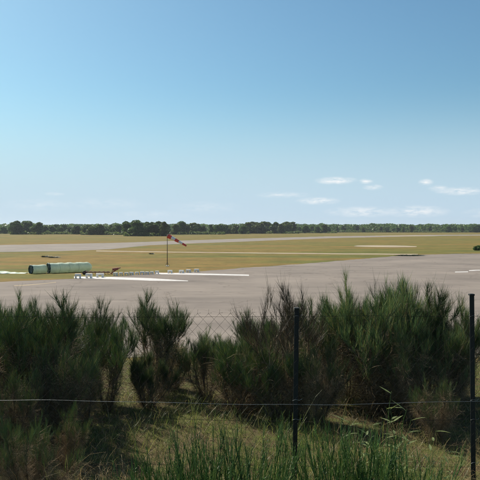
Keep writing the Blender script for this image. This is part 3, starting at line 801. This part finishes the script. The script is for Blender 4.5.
YOUNG = [
 (150, 446, 4.5, 0, 1.2, 'leftmost short clump of young green shoots at the bottom'),
 (176, 434, 4.7, 1, 1.2, 'young green shoots second clump from the left at the bottom'),
 (205, 414, 4.8, 2, 1.2, 'tall upright young shoots left of the middle at the bottom'),
 (232, 428, 4.5, 0, 1.2, 'young shoots between two taller clumps at the bottom middle'),
 (256, 410, 4.9, 1, .95, 'tall dark young shoots just left of the middle post'),
 (275, 446, 4.4, 2, .6, 'short young shoots left beside the foot of the middle post'),
 (334, 410, 5.0, 0, 1.0, 'young shoots just right of the middle post'),
 (346, 418, 4.7, 1, 1.2, 'young shoots below the twiggy dark broom, right of the post'),
 (374, 420, 4.9, 2, 1.2, 'young shoots below the pale leafy plants'),
 (402, 432, 4.7, 0, 1.1, 'rightmost tall clump of young shoots at the bottom right'),
 (432, 462, 4.5, 1, .8, 'short sparse clump of young shoots near the right post'),
 (118, 462, 4.5, 2, .8, 'very short clump of young shoots at the bottom left'),
]
for y in YOUNG: shoots(*y)

def leafy_mesh(seed, H=.8, nst=3, nleaf=5):
    rng = np.random.default_rng(seed); V = []; Q = []
    a = rng.uniform(0, 6.28, nst); S = np.stack([np.cos(a)*.03, np.sin(a)*.03, np.zeros(nst)-.02], 1)
    D = np.stack([np.cos(a)*.3, np.sin(a)*.3, np.ones(nst)], 1)
    P = grow(rng, S, D, H*rng.uniform(.7, 1, nst), 7, .02, .05)
    n = nst*nleaf; il = np.repeat(np.arange(nst), nleaf); t = np.tile(np.linspace(.45, .98, nleaf), nst); s, T = on(P, il, t)
    L = rng.uniform(.08, .16, n)
    PL = grow(rng, s, T*.5 + perp(rng, T), L, 7, -.06, .04)
    k = 7; prof = np.array([.15, .7, 1, .95, .7, .4, .03])*.011
    U = unit(np.cross(PL[:, -1]-PL[:, 0], [0, 0, 1.]))
    rim = PL[:, :, None] + U[:, None, None]*np.array([-1, 0, 1])[None, None, :, None]*prof[None, :, None, None]
    rim[:, :, 1, 2] -= prof[None]*.35
    for i in range(n):
        for j in range(k-1):
            for c in range(2): q = (i*k+j)*3+c; Q.append((q, q+1, q+4, q+3))
    return strands(P, .003, .0012, 5), (rim.reshape(-1, 3), np.array(Q))
LM = []
for s_ in (41, 42):
    a, b = leafy_mesh(s_); a_ = mesh_np('stem', *a, smooth=True); a_.materials.append(M['young'])
    lv = []
    for i in range(len(b[0])//21):
        q = b[1][i*12:(i+1)*12] - i*21
        me = mesh_np('leaf', b[0][i*21:(i+1)*21], q, smooth=True); me.materials.append(M['leaf']); lv.append(me)
    LM.append((a_, lv))
for i, (px, pt, d, lab) in enumerate([(352, 404, 5.5, 'pale leafy plant with oblong leaves, leftmost of the pale plants'), (374, 392, 5.6, 'pale leafy plant with long leaves, second from the left of the pale plants'),
        (396, 416, 5.3, 'pale leafy plant with drooping leaves below the tall pale one'), (414, 400, 5.6, 'tall pale leafy plant in front of the thicket, right of the others'), (428, 432, 5.4, 'pale leafy plant nearest the right post')]):
    x = (px-240)/F*d; zg = ground_z(x, d); s = (at(px, pt, d).z-zg)/.78
    r = empty('leafy_plant', (x, d, zg), i*1.3); r.scale = (s, s, s)
    link('stem', LM[i % 2][0], None, r)
    for me in LM[i % 2][1]: link('leaf', me, None, r)
    tag(r, lab, 'plant', 'pale leafy plants')

# ------------------------------------------------------------------ grass and straw on the bank
def grasses():
    rng = np.random.default_rng(5)
    def scatter(n, ylo, yhi):
        y = ylo + (yhi-ylo)*rng.uniform(0, 1, n)**1.5; x = rng.uniform(-1, 1, n)*(y*.42+.6)
        return x, y
    def build(name, n, lr, rad, mat, lean, droop, label, clump, green):
        x, y = scatter(n*2, 3.4, 24)
        f = np.array([noise.noise(Vector((a*1.1, b*1.1, 12.5))) for a, b in zip(x, y)])
        keep = (f + rng.normal(0, .16, len(f)) > .02) if green else (f + rng.normal(0, .22, len(f)) < .16)
        x, y = x[keep][:n], y[keep][:n]; m = len(x)
        c = rng.integers(0, m, m)                       # gather blades into tufts
        g = rng.uniform(0, 1, m) < clump
        cx = np.round(x*5)/5 + .05*np.sin(np.round(y*5)*12.3); cy = np.round(y*5)/5
        x = np.where(g, cx + rng.normal(0, .035, m), x); y = np.where(g, cy + rng.normal(0, .035, m), y)
        z = np.array([ground_z(a, b) for a, b in zip(x, y)])
        S = np.stack([x, y, z-.01], 1); az_ = rng.uniform(0, 6.28, m); ln = np.abs(rng.normal(0, lean, m))
        D = np.stack([np.cos(az_)*ln, np.sin(az_)*ln, np.ones(m)], 1)
        P = grow(rng, S, D, rng.uniform(*lr, m)*np.exp(rng.normal(0, .3, m)), 5, 0, .07, droop)
        zz = np.array([0.0]); P[..., 2] = np.maximum(P[..., 2], (z[:, None]+.004*np.arange(5)[None]))
        o = link(name, mesh_np(name, *strands(P, rng.uniform(.6, 1.3, m)*rad, rad*.25, 2)), mat)
        tag(o, label, 'grass', kind='stuff')
    build('green_grass', 52000, (.10, .26), .0030, M['grass'], .35, .06, 'patchy green grass on the bank under the bushes', .5, True)
    build('dry_grass', 42000, (.10, .32), .0024, M['straw'], .8, .13, 'dry straw coloured grass tangled over the bank', .45, False)
grasses()

# ------------------------------------------------------------------ the air
def haze():
    m = bpy.data.materials.new('haze_air'); m.use_nodes = True; tr = m.node_tree; tr.nodes.clear()
    v = N(tr, 'ShaderNodeVolumePrincipled'); v.inputs['Color'].default_value = (.86, .92, 1, 1); v.inputs['Density'].default_value = HAZE; v.inputs['Anisotropy'].default_value = .3
    o_ = N(tr, 'ShaderNodeOutputMaterial'); tr.links.new(v.outputs[0], o_.inputs['Volume'])
    mb = MB(); mb.box((0, 5500, 28), (24000, 13000, 60))
    tag(mb.build('haze', m), 'pale thin haze over the airfield', 'haze', kind='stuff')
HAZE = .00008
haze()
